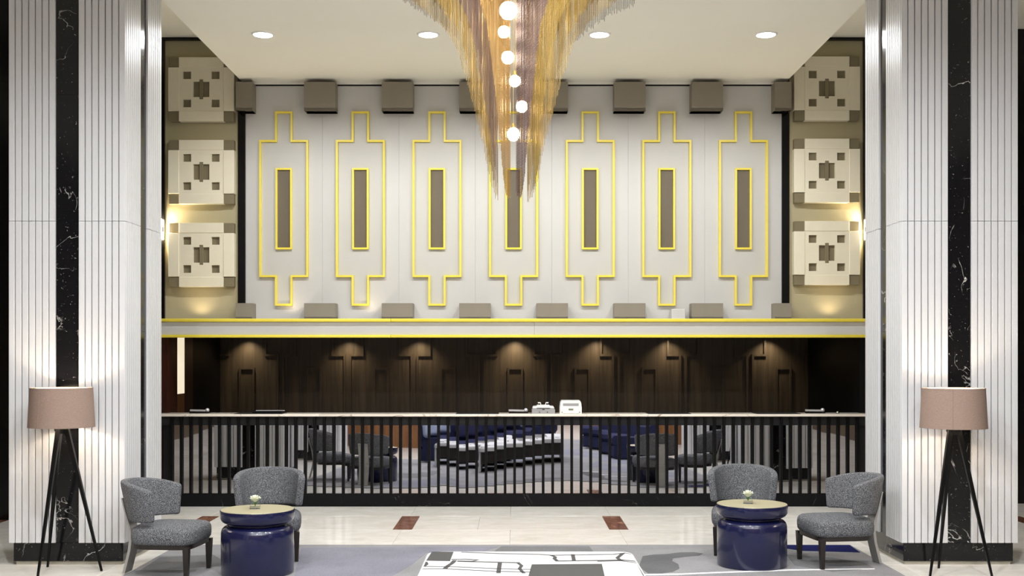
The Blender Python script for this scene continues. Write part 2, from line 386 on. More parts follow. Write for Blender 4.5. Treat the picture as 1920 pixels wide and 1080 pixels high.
struct(link('ceiling', slab([(-7.5, -4), (7.5, -4), (7.5, YCB), (XE, YCB), (XE, YW), (-XE, YW), (-XE, YCB), (-7.5, YCB)], ZC, ZC+0.53), M['ceil']))
for s, n in ((-1, 'left'), (1, 'right')):
    xs = sorted((s*(XE-0.3), s*7.5))
    struct(link('ceiling_cove_'+n, box(xs[0], xs[1], YCB-0.2, YW+0.3, ZU, ZU+0.1), M['ceil']))
    struct(link('wall_'+n, box(*sorted((s*7.5, s*7.6)), -4, 16.2, 0, ZU), M['dwood']))
    yy = 12.15 if s < 0 else 13.5
    struct(link('wall_side_'+n, box(*sorted((s*4.42, s*7.5)), yy, yy+0.12, 0, ZU), M['black']))
    # olive niche wall with black trims
    struct(link('wall_niche_'+n, box(*sorted((s*(XE+0.0), s*7.5)), YW, YW+0.12, 2.1, ZU), M['olive']))
    struct(link('wall_end_'+n, box(*sorted((s*4.21, s*7.5)), YW, YW+0.12, 0, 2.099), M['black']))
    xi = X_(310, YW) if s < 0 else X_(1617.5, YW)
    xo = xi+s*0.10
    struct(link('trim_niche_outer_'+n, box(*sorted((xi, xo)), YW-0.04, YW, 2.17, ZU), M['black']))
    struct(link('trim_niche_top_'+n, box(*sorted((s*3.5, xo)), YW-0.05, YW, Z_(77, YW), Z_(69, YW)), M['black']))
    struct(link('trim_niche_inner_'+n, box(*sorted((X_(447, YW), X_(461, YW))) if s < 0 else sorted((X_(1465, YW), X_(1479, YW))), YW-0.03, YW+0.02, 2.17, ZU-0.02), M['black']))
struct(link('wall_rear', box(-7.5, 7.5, -4.1, -4, 0, ZC), M['brownwood']))
wf = struct(link('wall_feature', box(-XE+0.02, XE-0.02, YW+0.01, YW+0.12, 2.1, ZC+0.3), M['wallwhite']))
SP = 143.3*YW/F; XC0 = X_(963, YW)
for k in range(7):                                    # each bay of the feature wall is a board
    c = XC0+(k-3)*SP; hw = SP/2
    a, b = c-hw+0.0005, c+hw-0.0005
    if k == 0: a = -XE+0.03
    if k == 6: b = XE-0.03
    link('wall_board', box(a, b, YW-0.004, YW+0.01, 2.12, Z_(161.6, YW), 0.0012), M['wallwhite'], wf)
struct(link('trim_shadow_gap', box(-XE+0.02, XE-0.02, YW-0.002, YW+0.0095, Z_(161.6, YW)+0.001, Z_(158.6, YW)), M['black']))
struct(link('trim_crown', box(-XE+0.02, XE-0.02, YW-0.004, YW+0.0095, Z_(158.5, YW), ZC-0.0005), M['ceil']))

# stepped yellow frames
def zc(y): return Z_(y, YW)
nx, wx = 16.3*YW/F, 45.8*YW/F
cross = [(-nx, zc(573.5)), (nx, zc(573.5)), (nx, zc(520)), (wx, zc(520)), (wx, zc(263.5)), (nx, zc(263.5)), (nx, zc(210)), (-nx, zc(210)),
         (-nx, zc(263.5)), (-wx, zc(263.5)), (-wx, zc(520)), (-nx, zc(520))]
sx = 15.3*YW/F
slot = [(-sx, zc(468)), (sx, zc(468)), (sx, zc(316)), (-sx, zc(316))]
me_cross = frame(cross, 0.024, -0.036, 0); me_in = prism(cross[:], -0.006, -0.0008)
me_slot = frame(slot, 0.022, -0.034, 0); me_rec = prism([(x*0.9, z) for x, z in slot], -0.012, -0.007)
for me, k in ((me_cross, 'yellow'), (me_in, 'inset'), (me_slot, 'yellow'), (me_rec, 'taupe_dark')): me.materials.append(M[k])
for k in range(7):
    lab = ('leftmost yellow stepped frame on the white wall' if k == 0 else 'rightmost yellow stepped frame on the white wall' if k == 6 else
           'middle yellow stepped frame, partly hidden by the chandelier tips' if k == 3 else
           ['', 'second yellow stepped frame from the left on the white wall', 'yellow stepped frame just left of the chandelier', '',
            'yellow stepped frame just right of the chandelier', 'second yellow stepped frame from the right on the white wall'][k])
    t = thing('stepped_wall_frame', lab, 'wall frame', (XC0+(k-3)*SP, YW-0.0045, 0), 0, 'yellow stepped frames on the feature wall')
    link('field', me_in, None, t); link('outline', me_cross, None, t); link('slot_frame', me_slot, None, t); link('slot_panel', me_rec, None, t)

# taupe boxes, top and bottom rows
def hollow_box(w_, d, h, mirror=False):
    bm = bmesh.new(); fs = add_box(bm, -w_/2, w_/2, -d, 0, 0, h)
    r = bmesh.ops.inset_region(bm, faces=[fs[0]], thickness=0.02, depth=0)
    bmesh.ops.translate(bm, verts=list(fs[0].verts), vec=(0, 0, 0.03))
    return fin(bm, 'wall_box')
PR = 0.20
YP = YW-PR
wb = 58.5*YP/F
me_top = hollow_box(wb, PR, Z_(153.5, YP)-Z_(207, YP)); me_toph = hollow_box(wb*0.53, PR, Z_(153.5, YP)-Z_(207, YP))
me_bot = hollow_box(wb, PR, Z_(568.5, YP)-2.195); me_both = hollow_box(wb*0.53, PR, Z_(568.5, YP)-2.195)
for me in (me_top, me_toph, me_bot, me_both): me.materials.append(M['taupe'])
for row in (0, 1):
    for k in range(8):
        x = XC0+(k-3.5)*SP; half = k in (0, 7)
        if half: x += (0.26 if k == 0 else -0.26)*wb - (0.075 if k == 0 else -0.075)
        me = ((me_top, me_toph), (me_bot, me_both))[row][half]
        lab = '%s from the left of the taupe boxes %s the white wall' % (ORD[k], 'along the top of' if row == 0 else 'standing at the foot of')
        tag(link('wall_box', me, None, None, (x, YW-0.0048, Z_(207, YP) if row == 0 else 2.195)), lab, 'wall box', ('top' if row == 0 else 'bottom')+' row of taupe boxes')
tag(link('junction_box', cbox(0.17, 0.12, 0.13, 0.006), M['wallwhite'], None, (X_(1271, 13.8), 13.81, 2.195)), 'small off-white box on the ledge beside a taupe box', 'box')

# relief panels of the niches
cu = YW/F/2
def relief(name, label, x, z, group, flip):
    t = thing(name, label, 'wall panel', (x, YW-0.002, z), 0, group)
    S = {}
    def part(n, u0, u1, v0, v1, d0, d1, mat, bev=0.003):
        a, b = sorted((u0*cu, u1*cu)); c, d = sorted((v0*cu, v1*cu)); link(n, box(a, b, -d1, -d0, c, d, bev), mat, t)
    c1 = M['cream']; tp = M['block']
    for u0, u1 in ((-123, -83), (83, 123)):
        part('side_bar', u0, u1, -81, 81, 0.0, 0.10, c1)
    for v0, v1 in ((-119, -82), (82, 119)):
        part('end_bar', -83, 83, v0, v1, 0.0, 0.10, c1)
        for u0, u1 in ((-121, -83.5), (83.5, 121)): part('corner_block', u0, u1, v0, v1, 0.0, 0.085, tp)
    # perforated plate made of strips so that the openings are real
    part('backing', -83, 83, -82, 82, 0.0, 0.06, tp, 0)
    xs = [-83, -68, -38, 38, 68, 83]; zs = [-82, -67, -38, 38, 67, 82]
    bm = bmesh.new()
    def add(u0, u1, v0, v1): add_box(bm, u0*cu, u1*cu, -0.092, -0.06, v0*cu, v1*cu)
    add(-83, -68, -82, 82); add(68, 83, -82, 82); add(-38, -30, -82, 82); add(30, 38, -82, 82)
    for u0, u1 in ((-68, -38), (38, 68)): add(u0, u1, -82, -67); add(u0, u1, -38, 38); add(u0, u1, 67, 82)
    for sg in (-1, 1):
        v = sorted((sg*37, sg*82)); add(-30, 30, *v)
        v = sorted((sg*29, sg*37)); add(-30, -7, *v); add(7, 30, *v)
    link('pierced_plate', fin(bm, 'plate'), c1, t)
    part('centre_bar', -7.5, 7.5, -36, 36, 0.06, 0.088, tp)
for s, n in ((-1, 'left'), (1, 'right')):
    px = 377.5 if s < 0 else 1550.5
    for i, py in enumerate((167.5, 322.5, 478) if s < 0 else (166, 320, 474.5)):
        relief('relief_panel', '%s of the three cream relief panels on the %s olive wall' % (('topmost', 'middle one', 'lowest')[i], n), X_(px, YW-0.09), Z_(py, YW-0.09), 'cream relief panels on the %s olive wall' % n, s < 0)

# fascia with yellow edges
t = thing('desk_fascia', 'long white fascia with yellow edges above the reception desk', 'fascia', (0, YF, 0))
zt, zb = Z_(597.5, YF), Z_(633, YF); XF = 4.4
for a, b in ((-XF, X_(1002, YF)-0.001), (X_(1002, YF)+0.001, XF)):
    link('fascia_board', box(a, b, 0, 0.04, zb+0.034, zt-0.04, 0.001), M['wallwhite'], t)
link('ledge', box(-XF, XF, 0.04, YW-0.055-YF, 2.10, 2.19), M['wallwhite'], t)
for z0, z1 in ((zt-0.038, zt), (zb, zb+0.033)):
    for a, b in ((-XF, X_(733, YF)-0.001), (X_(733, YF)+0.001, XF)):
        link('yellow_edge', box(a, b, -0.03, 0.06, z0, z1, 0.006, 2), M['yellow'], t)
# uplights on the ledge
for px, lab in ((372, 'small uplight on the ledge below the left relief panels'), (545, 'small uplight on the ledge by the leftmost yellow frame'),
                (692, 'small uplight on the ledge left of centre'), (1335, 'small uplight on the ledge right of centre'), (1560, 'small uplight on the ledge below the right relief panels')):
    x = X_(px, 13.75); u = thing('uplight', lab, 'uplight', (x, 13.74, 2.19), 0, 'uplights on the ledge')
    link('housing', lathe([(0.0, 0), (0.03, 0), (0.03, 0.010), (0.024, 0.012), (0.0, 0.010)], 16), M['blackbar'], u)
    spot('uplight_beam', (0, 0, 0.03), 1.6 if px in (372, 1560) else 0.8, 140 if px in (372, 1560) else 120, WARM, 1, 0.02, (PI-0.25, 0, 0), parent=u)
# wall sconces beside the niches, behind the columns
for s in (-1, 1):
    x = s*4.315; u = thing('wall_sconce', 'warm tubular wall sconce beside the %s relief panels, behind the column' % ('left' if s < 0 else 'right'), 'wall lamp', (x, YW, 3.30), 0, 'sconces in the niches')
    link('bracket', box(-0.03, 0.03, -0.06, 0, -0.03, 0.03), M['blackbar'], u)
    link('tube', lathe([(0.0, -0.12), (0.03, -0.12), (0.03, 0.12), (0.0, 0.12)], 20), emit('sconce_glow', (1, 0.84, 0.56), 85), u, (0, -0.09, 0))

# ------------------------------------------------------------------ staff room behind the desk
struct(link('wall_back', box(-4.3, 4.3, YB, YB+0.1, 0, 2.35), M['dwood']))
struct(link('ceiling_staff', box(-4.0, 4.0, YF+0.065, YB-0.05, 2.06, 2.098), M['black']))
wbk = bpy.data.objects['wall_back']
BS = 125.6*YB/F; XB0 = X_(966, YB)
def zb_(y): return Z_(y, YB)
hw = BS/2-0.025; hn = BS/2-0.195
bay = [(-hw, 0.02), (hw, 0.02), (hw, zb_(664)), (hn, zb_(664)), (hn, 2.25), (-hn, 2.25), (-hn, zb_(664)), (-hw, zb_(664))]
fr = [(-0.11, 0.3), (0.11, 0.3), (0.11, zb_(689)), (-0.11, zb_(689))]
me_bay = prism(bay, -0.012, 0); me_bmo = frame(bay, 0.030, -0.036, -0.012); me_fr = frame(fr, 0.028, -0.036, -0.012); me_fp = prism([(x*0.76, z-0.02) for x, z in fr], -0.016, -0.0121)
for me in (me_bay, me_bmo, me_fr, me_fp): me.materials.append(M['dwood'])
for k in range(9):
    p = link('wall_panel', me_bay, None, wbk, (XB0+(k-4)*BS, YB, 0))
    link('panel_moulding', me_bmo, None, p); link('inner_frame', me_fr, None, p); link('inner_panel', me_fp, None, p)
for s, n in ((-1, 'left'), (1, 'right')):
    xw = s*4.10
    if s < 0:
        y0, y1 = 13.83, 14.14; zl = 1.29
        struct(link('wall_staff_left', box(xw-0.1, xw, YC+0.25, y0, 0, 2.055), M['redwood']))
        struct(link('wall_staff_left_rear', box(xw-0.1, xw, y1, 14.5, 0, 2.055), M['redwood']))
        struct(link('wall_staff_left_end', box(xw-0.1, xw, 14.5, YB, 0, 2.055), M['blackbar']))
        struct(link('wall_staff_left_sill', box(xw-0.1, xw-0.005, y0, y1, 0, zl), M['brownwood']))
        struct(link('window_1', box(xw-0.03, xw-0.003, y0, y1, zl, 2.055), M['slot']))
    else:
        struct(link('wall_staff_right', box(xw, xw+0.1, YC+0.25, YB, 0, 2.055), M['blackbar']))
for k_, px in enumerate((462, 652, 785, 966, 1120, 1255, 1443)):
    x = X_(px, YB-0.17); u = thing('desk_spotlight', '%s from the left of the spotlights washing the dark wood wall behind the desk' % ORD[k_], 'ceiling light', (x, YB-0.17, 2.06), 0, 'spotlights behind the fascia')
    link('trim_ring', lathe([(0.03, 0), (0.045, -0.004), (0.045, 0), (0.03, 0)], 16), M['blackbar'], u)
    spot('spot_beam', (0, 0, -0.01), P_DESK*(1.4 if px == 966 else 1), 112, (1, 0.87, 0.66), 0.9, 0.03, (0.1, 0, 0), parent=u)

# ------------------------------------------------------------------ reception counter
ct = thing('reception_counter', 'long black reception counter with mirrored front and thin vertical bars', 'counter', (0, YC, 0))
XCN = 4.12
jx = [-XCN-0.05, X_(600, YC), X_(1100, YC), XCN+0.05]
for a, b in zip(jx, jx[1:]): link('worktop', box(a+0.0006, b-0.0006, -0.05, 0.36, 1.0505, 1.078, 0.005, 2), M['ctop'], ct)
link('body', box(-XCN, XCN, 0.13, 0.33, 0.0, 1.05), M['smoke'], ct)
link('plinth', box(-XCN, XCN, 0.0, 0.129, 0.0, 0.152, 0.003), M['marble_plain'], ct)
link('upper_panel', box(-XCN, XCN, 0.03, 0.129, 0.945, 1.0495), M['smoke'], ct)
pitch = 17.87*YC/F; x0b = X_(589.6, YC)
kx = [302, 440, 552, 577, 700, 800, 840, 870, 930, 973, 990, 1070, 1108, 1145, 1190, 1215, 1300, 1400, 1500, 1620]
ky = [0.3, 0.0, 0.6, 0.85, 1.2, 1.1, 0.8, 1.15, 0.75, 0.5, 0.3, 0.12, 0.25, 0.6, 0.85, 1.1, 1.1, 0.5, 0.2, 0.2]
bar_me = box(-0.0155, 0.0155, 0, 0.028, 0.152, 1.050, 0.002); bar_me.materials.append(M['blackbar'])
mir_me = box(-pitch/2+0.0005, pitch/2-0.0005, 0, 0.006, 0.0, 0.796); mir_me.materials.append(M['mirror'])
k0 = math.ceil((-XCN+0.03-x0b)/pitch); k1 = math.floor((XCN-0.03-x0b)/pitch)
for k in range(k0, k1+1):
    x = x0b+k*pitch; link('bar', bar_me, None, ct, (x, -0.005, 0))
    if k < k1:
        xm = x+pitch/2; px = VX+xm*F/YC
        tl = float(np.interp(px, kx, ky))+random.uniform(-0.07, 0.07)
        link('mirror_panel', mir_me, None, ct, (xm, 0.026, 0.150), (-math.radians(tl), 0, math.radians(random.uniform(-0.12, 0.12))))

# things on the counter
ZT = 1.078
for px0, px1, lab in ((440, 530, 'black leather desk mat at the left end of the counter'), (855, 935, 'black leather desk mat left of the two white machines'),
                      (1215, 1295, 'black leather desk mat right of the two white machines'), (1418, 1500, 'black leather desk mat nearest the right end of the counter')):
    x0, x1 = X_(px0, 13.25), X_(px1, 13.25)
    tag(link('desk_mat', box(-(x1-x0)/2, (x1-x0)/2, -0.03, 0.28, 0, 0.006, 0.002), M['leather'], None, ((x0+x1)/2, YC+0.02, ZT)), lab, 'desk mat', 'leather desk mats on the counter')
x = X_(505, 13.45)
lt = tag(link('document_tray', box(-0.17, 0.17, -0.10, 0.10, 0.006, 0.022, 0.003), M['blackbar'], None, (x, YC+0.19, ZT+0.002)), 'thin black tray with silver rim lying on the left desk mat', 'tray')
link('rim', box(-0.172, 0.172, 0.092, 0.102, 0.020, 0.030, 0.002), M['silver'], lt)
def pen_tray(px, lab):
    x = X_(px, 13.4); t = thing('pen_tray', lab, 'pen tray', (x, YC+0.2, ZT), 0, 'silver pen trays with ball ends')
    link('tray', box(-0.115, 0.115, -0.04, 0.04, 0.0, 0.012, 0.003), M['blackbar'], t)
    link('pen', bar((-0.115, 0, 0.034), (0.085, 0, 0.030), 0.010, 0.010, (0, 0, 1)), M['silver'], t)
    link('pen_rest', bar((-0.06, 0, 0.010), (-0.06, 0, 0.028), 0.010, 0.008), M['blackbar'], t)
    link('ball', sphere(0.024, 18, 12), M['silver'], t, (0.088, 0, 0.036))
pen_tray(374, 'silver pen tray with ball at the far left of the counter')
pen_tray(972, 'silver pen tray with ball beside the banknote counter')
pen_tray(1529, 'silver pen tray with ball near the right end of the counter')
# banknote counter
t = thing('banknote_counter', 'low grey and white machine with two upright guides on the counter', 'machine', (X_(1018.5, 13.4), YC+0.17, ZT))
hwd = 0.134
link('body', prism([(-hwd, 0.0), (hwd, 0.0), (hwd+0.002, 0.045), (hwd-0.012, 0.066), (-hwd+0.012, 0.066), (-hwd-0.002, 0.045)], -0.1, 0.12), M['plastic_g'], t)
link('lid', prism([(-hwd+0.006, 0.066), (hwd-0.006, 0.066), (hwd-0.016, 0.084), (0.08, 0.087), (0.07, 0.098), (-0.07, 0.098), (-0.08, 0.087), (-hwd+0.016, 0.084)], -0.098, 0.11), M['plastic'], t)
link('slot', box(-0.078, 0.078, -0.104, -0.095, 0.062, 0.068), M['blackbar'], t)
link('keypad', box(-0.014, 0.014, -0.104, -0.099, 0.046, 0.053), M['blackbar'], t)
for s in (-1, 1):
    link('foot_hole', lathe([(0, 0), (0.006, 0), (0.006, 0.004), (0, 0.004)], 10), M['blackbar'], t, (s*0.046, -0.1, 0.018), (PI/2, 0, 0))
    link('guide', prism([(s*0.022, 0.098), (s*0.030, 0.098), (s*0.034, 0.118), (s*0.062, 0.116), (s*0.062, 0.130), (s*0.030, 0.128)], 0.02, 0.06), M['plastic'], t)
# card printer
t = thing('card_printer', 'taller white rounded desktop printer on the counter', 'printer', (X_(1069.5, 13.4), YC+0.17, ZT))
pw = 0.128
link('body', prism([(-pw, 0.0), (pw, 0.0), (pw-0.001, 0.07), (pw-0.008, 0.13), (pw-0.022, 0.153), (-pw+0.022, 0.153), (-pw+0.008, 0.13), (-pw+0.001, 0.07)], -0.1, 0.13), M['plastic'], t)
link('mouth', box(-0.092, 0.092, -0.104, -0.09, 0.090, 0.122, 0.003), M['plastic_g'], t)
link('front_cover', box(-0.095, 0.095, -0.110, -0.09, 0.004, 0.088, 0.004), M['plastic'], t)
link('display', box(-0.028, 0.028, -0.114, -0.109, 0.042, 0.060), M['lcd'], t)
for s in (-1, 1): link('latch', box(s*0.104-0.004, s*0.104+0.004, -0.104, -0.1, 0.012, 0.022), M['blackbar'], t)
t = thing('small_bell', 'tiny chrome service bell at the far right of the counter', 'bell', (X_(1570, 13.4), YC+0.17, ZT))
link('base', lathe([(0, 0), (0.022, 0), (0.022, 0.006), (0, 0.006)], 16), M['blackbar'], t); link('dome', lathe([(0.02, 0.006), (0.018, 0.016), (0.01, 0.024), (0, 0.027)], 16), M['chrome'], t)

# ------------------------------------------------------------------ columns
CW, CD, Y0 = 0.98, 0.99, 9.50
zs0, zs1, zs2 = 0.189, Z_(414, Y0), ZC-0.06
ST = 0.19; TH = 0.026
def flat_slat(wd, h):
    bm = bmesh.new(); e = 0.007; n = wd/2-0.003
    pr = [(-n, 0), (n, 0), (n, -TH+e), (n-e*0.6, -TH), (-n+e*0.6, -TH), (-n, -TH+e)]
    a = [bm.verts.new((x, y, 0)) for x, y in pr]; b = [bm.verts.new((x, y, h)) for x, y in pr]
    bm.faces.new(a); bm.faces.new(b[::-1])
    for i in range(6): bm.faces.new((a[i], b[i], b[(i+1) % 6], a[(i+1) % 6]))
    me = fin(bm, 'slat'); me.materials.append(M['white']); return me
wA = (CW-ST)/14; wB = (CD-2*TH-ST)/14
slats = {(f, l): flat_slat((wA, wB)[f], (zs1-zs0-0.0035, zs2-zs1)[l]) for f in (0, 1) for l in (0, 1)}
def column(x, label, y=Y0):
    t = thing('fluted_column', label, 'column', (x, y+CD/2, 0), 0, 'white fluted columns with black marble strips')
    hx, hy = CW/2-TH, CD/2-TH
    link('core', box(-hx, hx, -hy, hy, zs0+0.002, ZC-0.06), M['groove'], t)
    link('plinth', box(-CW/2+0.03, CW/2-0.03, -CD/2+0.035, CD/2-0.035, 0.03, zs0-0.001, 0.003), M['marble'], t)
    link('skirting', box(-CW/2+0.045, CW/2-0.045, -CD/2+0.05, CD/2-0.05, 0.0, 0.03, 0.002), M['skirt'], t)
    link('cap', box(-CW/2-0.004, CW/2+0.004, -CD/2-0.004, CD/2+0.004, zs2+0.001, ZC-0.001), M['black'], t)
    for f, (rz, half, wd, off) in enumerate(((0, CD/2, wA, 0), (PI/2, CW/2, wB, 1), (PI, CD/2, wA, 0), (-PI/2, CW/2, wB, 1))):
        R = Matrix.Rotation(rz, 3, 'Z')
        zz = [zs0, 1.02+0.0, 1.97, Z_(393, Y0), 3.94, zs2]
        for za, zb2 in zip(zz, zz[1:]):
            p = R @ Vector((0, -half+TH, 0))
            link('marble_strip', box(-ST/2, ST/2, -0.008, 0, za+0.0006, zb2-0.0006, 0.0008), M['marble'], t, p, (0, 0, rz))
        for l, z in ((0, zs0), (1, zs1)):
            for side in (-1, 1):
                for i in range(7):
                    u = side*(ST/2+wd*(i+0.5)); p = R @ Vector((u, -half+TH, 0))
                    link('slat', slats[(off, l)], None, t, (p.x, p.y, z), (0, 0, rz))
    return t
column(-3.742, 'white fluted column with black marble strip behind the left floor lamp')
column(3.728, 'white fluted column with black marble strip behind the right floor lamp')
column(-3.75, 'white fluted column behind the camera, seen in the desk mirror left of the chairs', 4.3)
column(3.75, 'white fluted column behind the camera, seen in the desk mirror right of the chairs', 4.3)

# ------------------------------------------------------------------ rug
RT = 0.012
rug = thing('area_rug', 'large pale grey area rug with abstract patches under the seating', 'rug', (0, 0, 0))
link('pile', box(-3.1, 3.1, 2.3, 10.48, 0.0005, RT, 0.003), M['rug'], rug)
def patch(pts, mat, raw=False, n=0):
    P = [p if raw else G(p[0], p[1], RT) for p in pts]
    link('rug_patch', slab(P[::-1] if sum((P[i][0]*P[(i+1) % len(P)][1]-P[(i+1) % len(P)][0]*P[i][1]) for i in range(len(P))) < 0 else P, RT, RT+0.0012+0.0004*n), mat, rug)
patch([(565, 1027), (760, 1026), (935, 1025), (900, 1036), (800, 1036), (770, 1060), (735, 1080), (552, 1080), (560, 1045)], M['rug_lav'])
patch([(940, 1024.5), (1105, 1024.5), (1112, 1034), (1010, 1036), (925, 1035)], M['rug_mid'], n=1)
patch([(1205, 1043), (1225, 1040), (1250, 1039), (1275, 1036), (1300, 1035.5), (1318, 1038), (1310, 1042), (1285, 1044), (1262, 1047), (1260, 1052), (1272, 1058), (1274, 1066), (1262, 1072), (1240, 1075), (1215, 1075), (1198, 1062)], M['rug_dark'], n=1)
patch([(1472, 1022), (1593, 1022), (1613, 1036), (1560, 1034.5), (1505, 1033), (1470, 1028)], M['rug_navy'], n=1)
patch([(1475, 1040), (1560, 1046), (1620, 1055), (1640, 1066), (1560, 1072), (1490, 1060)], M['rug_mid'], n=2)
patch([(1200, 1077), (1270, 1076), (1340, 1073), (1480, 1068), (1640, 1066), (1640, 1067.5), (1480, 1070), (1340, 1075), (1270, 1078), (1200, 1079)], M['rug_white'], n=3)
patch([(300, 1045), (400, 1040), (430, 1060), (350, 1066), (262, 1070)], M['rug_mid'])
patch([(-1.6, 4.9), (0.4, 5.2), (2.4, 4.8), (2.6, 6.4), (0.9, 6.3), (-1.4, 6.45)], M['rug_lav'], True)
patch([(1.4, 7.0), (2.9, 7.2), (2.6, 8.4), (1.2, 8.2)], M['rug_lav'], True, 1)
patch([(-2.9, 7.0), (-1.2, 7.3), (-1.3, 8.3), (-2.4, 8.4)], M['rug_mid'], True, 1)

# ------------------------------------------------------------------ lounge chairs
def make_chair():
    t = thing('lounge_chair', 'x', 'chair', (0, 0, 0), 0, 'grey tweed lounge chairs round the drum tables')
    # seat cushion
    def ring(sc, z, n=56):
        r = []
        for i in range(n):
            a = 2*PI*i/n; c, s = math.cos(a), math.sin(a); e = 2/6.0 if s < 0 else 2/3.4
            r.append((0.275*sc*math.copysign(abs(c)**e, c), 0.27*sc*math.copysign(abs(s)**e, s), z))
        return r
    link('seat', rings_mesh([ring(0.955, 0.262), ring(0.985, 0.275), ring(1.0, 0.30), ring(1.0, 0.34), ring(0.985, 0.362), ring(0.955, 0.378), ring(0.88, 0.392), ring(0.7, 0.402), ring(0.4, 0.408), ring(0.1, 0.410)]), M['tweed'], t)
    link('seat_rail', rings_mesh([ring(0.935, 0.225), ring(0.935, 0.264)]), M['legwood'], t)
    # wrap-around back
    rs = []; n = 20; TM = math.radians(93)
    def sect(th, tk, hs):
        s = abs(th)/TM; zt = 0.750-0.068*s**2.5; zb = 0.425+0.01*s
        cz, hh = (zt+zb)/2, (zt-zb)/2*hs; out = []
        for i in range(n):
            a = 2*PI*i/n; c, d = math.cos(a), math.sin(a)
            u = tk/2*math.copysign(abs(c)**0.4, c); z = cz+hh*math.copysign(abs(d)**0.22, d)
            lean = (z-0.42)/0.33
            A = 0.250+0.034*lean+u; B = 0.235+0.075*lean+u
            out.append((A*math.sin(th), 0.055+B*math.cos(th), z))
        return out
    rs.append(sect(-TM*1.035, 0.022, 0.86)); rs.append(sect(-TM*1.02, 0.048, 0.95))
    for i in range(29): rs.append(sect(-TM+2*TM*i/28, 0.064, 1.0))
    rs.append(sect(TM*1.02, 0.048, 0.95)); rs.append(sect(TM*1.035, 0.022, 0.86))
    link('backrest', rings_mesh(rs), M['tweed'], t)
    for s in (-1, 1):
        link('leg', bar((s*0.240, -0.228, 0.245), (s*0.238, -0.226, 0), 0.024, 0.0155), M['legwood'], t)
    path = [(0.352, 0), (0.328, 0.09), (0.306, 0.18), (0.294, 0.27), (0.304, 0.36), (0.330, 0.44), (0.348, 0.50), (0.371, 0.60)]
    bm = bmesh.new(); rr = []
    for k, (y, z) in enumerate(path):
        hw_ = 0.068; tk = 0.022 if z < 0.4 else 0.012
        rr.append([bm.verts.new(p) for p in ((-hw_, y, z), (hw_, y, z), (hw_, y+tk, z), (-hw_, y+tk, z))])
    for a, b in zip(rr, rr[1:]):
        for k in range(4): bm.faces.new((a[k], a[(k+1) % 4], b[(k+1) % 4], b[k]))
    bm.faces.new(rr[0][::-1]); bm.faces.new(rr[-1])
    rl = link('rear_leg', fin(bm, 'rear_leg'), M['steel'], t); rl['label'] = 'flat brushed grey metal rear leg with screws'
    for s in (-1, 1):
        for z, y in ((0.57, 0.375), (0.31, 0.320)): link('screw', lathe([(0, 0.004), (0.006, 0.003), (0.006, 0), (0, 0)], 10), M['chrome'], rl, (s*0.045, y, z), (-PI/2, 0, 0))
    return t
ch = make_chair()
SPOTS = [(-2.755, 9.11, PI/2-0.10, 'grey tweed lounge chair beside the left column, facing right'),
         (-2.115, 9.80, 0.17, 'grey tweed lounge chair behind the left drum table, facing the camera'),
         (2.03, 10.08, -0.17, 'grey tweed lounge chair behind the right drum table, facing the camera'),
         (2.70, 9.52, -PI/2+0.14, 'grey tweed lounge chair beside the right column, facing left')]
for i, (x, y, r, lab) in enumerate(SPOTS):
    o = ch if i == 0 else copy_tree(ch)
    o.location = (x, y, RT+0.0025); o.rotation_euler = (0, 0, r); o['label'] = lab

# ------------------------------------------------------------------ drum tables
def make_table():
    t = thing('drum_table', 'x', 'table', (0, 0, 0), 0, 'navy drum side tables')
    R = 0.294
    link('body', lathe([(0, 0), (0.280, 0), (0.286, 0.012), (0.287, 0.30), (0.285, 0.335), (0.277, 0.358), (0.262, 0.374), (0.24, 0.383), (0.225, 0.386), (0.222, 0.39),
                        (0.222, 0.395), (0.245, 0.402), (0.268, 0.412), (0.282, 0.424), (0.289, 0.440), (0.294, 0.500), (0.292, 0.505), (0.284, 0.506), (0, 0.506)], 64), M['navy'], t)
    link('top', lathe([(0, 0.5062), (0.287, 0.5062), (0.2875, 0.508), (0.286, 0.510), (0, 0.510)], 64), M['gold'], t)
    return t
tb = make_table()
TABS = [(-2.06, 9.12, 'navy drum table with gold top in front of the left chairs'), (1.98, 9.46, 'navy drum table with gold top in front of the right chairs')]
for i, (x, y, lab) in enumerate(TABS):
    o = tb if i == 0 else copy_tree(tb)
    o.location = (x, y, RT+0.0025); o['label'] = lab
# flowers in glass
def petal(rad, h, open_, n=6):
    bm = bmesh.new(); V = []
    for j in range(n+1):
        v = j/n; row = []
        for i in range(n+1):
            u = (i/n-0.5)*2; a = u*0.95*(0.45+0.55*math.sin(PI*min(1, v*0.75+0.25)))
            r = rad*(0.25+0.75*v**0.7)+open_*v**3
            row.append(bm.verts.new((r*math.sin(a), r*math.cos(a), h*v-(0.12*h*abs(u)**2*v))))
        V.append(row)
    for j in range(n):
        for i in range(n): bm.faces.new((V[j][i], V[j][i+1], V[j+1][i+1], V[j+1][i]))
    return fin(bm, 'petal', True)
def leafm(l, wd):
    bm = bmesh.new(); pr = [(0, 0), (0.3, 0.8), (0.55, 1), (0.8, 0.6), (1, 0)]; A = []; B = []; Cc = []
    for s, k in pr:
        z = 0.25*l*math.sin(s*2)
        A.append(bm.verts.new((-wd*k/2, s*l, z))); Cc.append(bm.verts.new((0, s*l, z-0.1*wd))); B.append(bm.verts.new((wd*k/2+1e-5, s*l, z)))
    for i in range(4):
        bm.faces.new((A[i], Cc[i], Cc[i+1], A[i+1])); bm.faces.new((Cc[i], B[i], B[i+1], Cc[i+1]))
    return fin(bm, 'leaf', True)
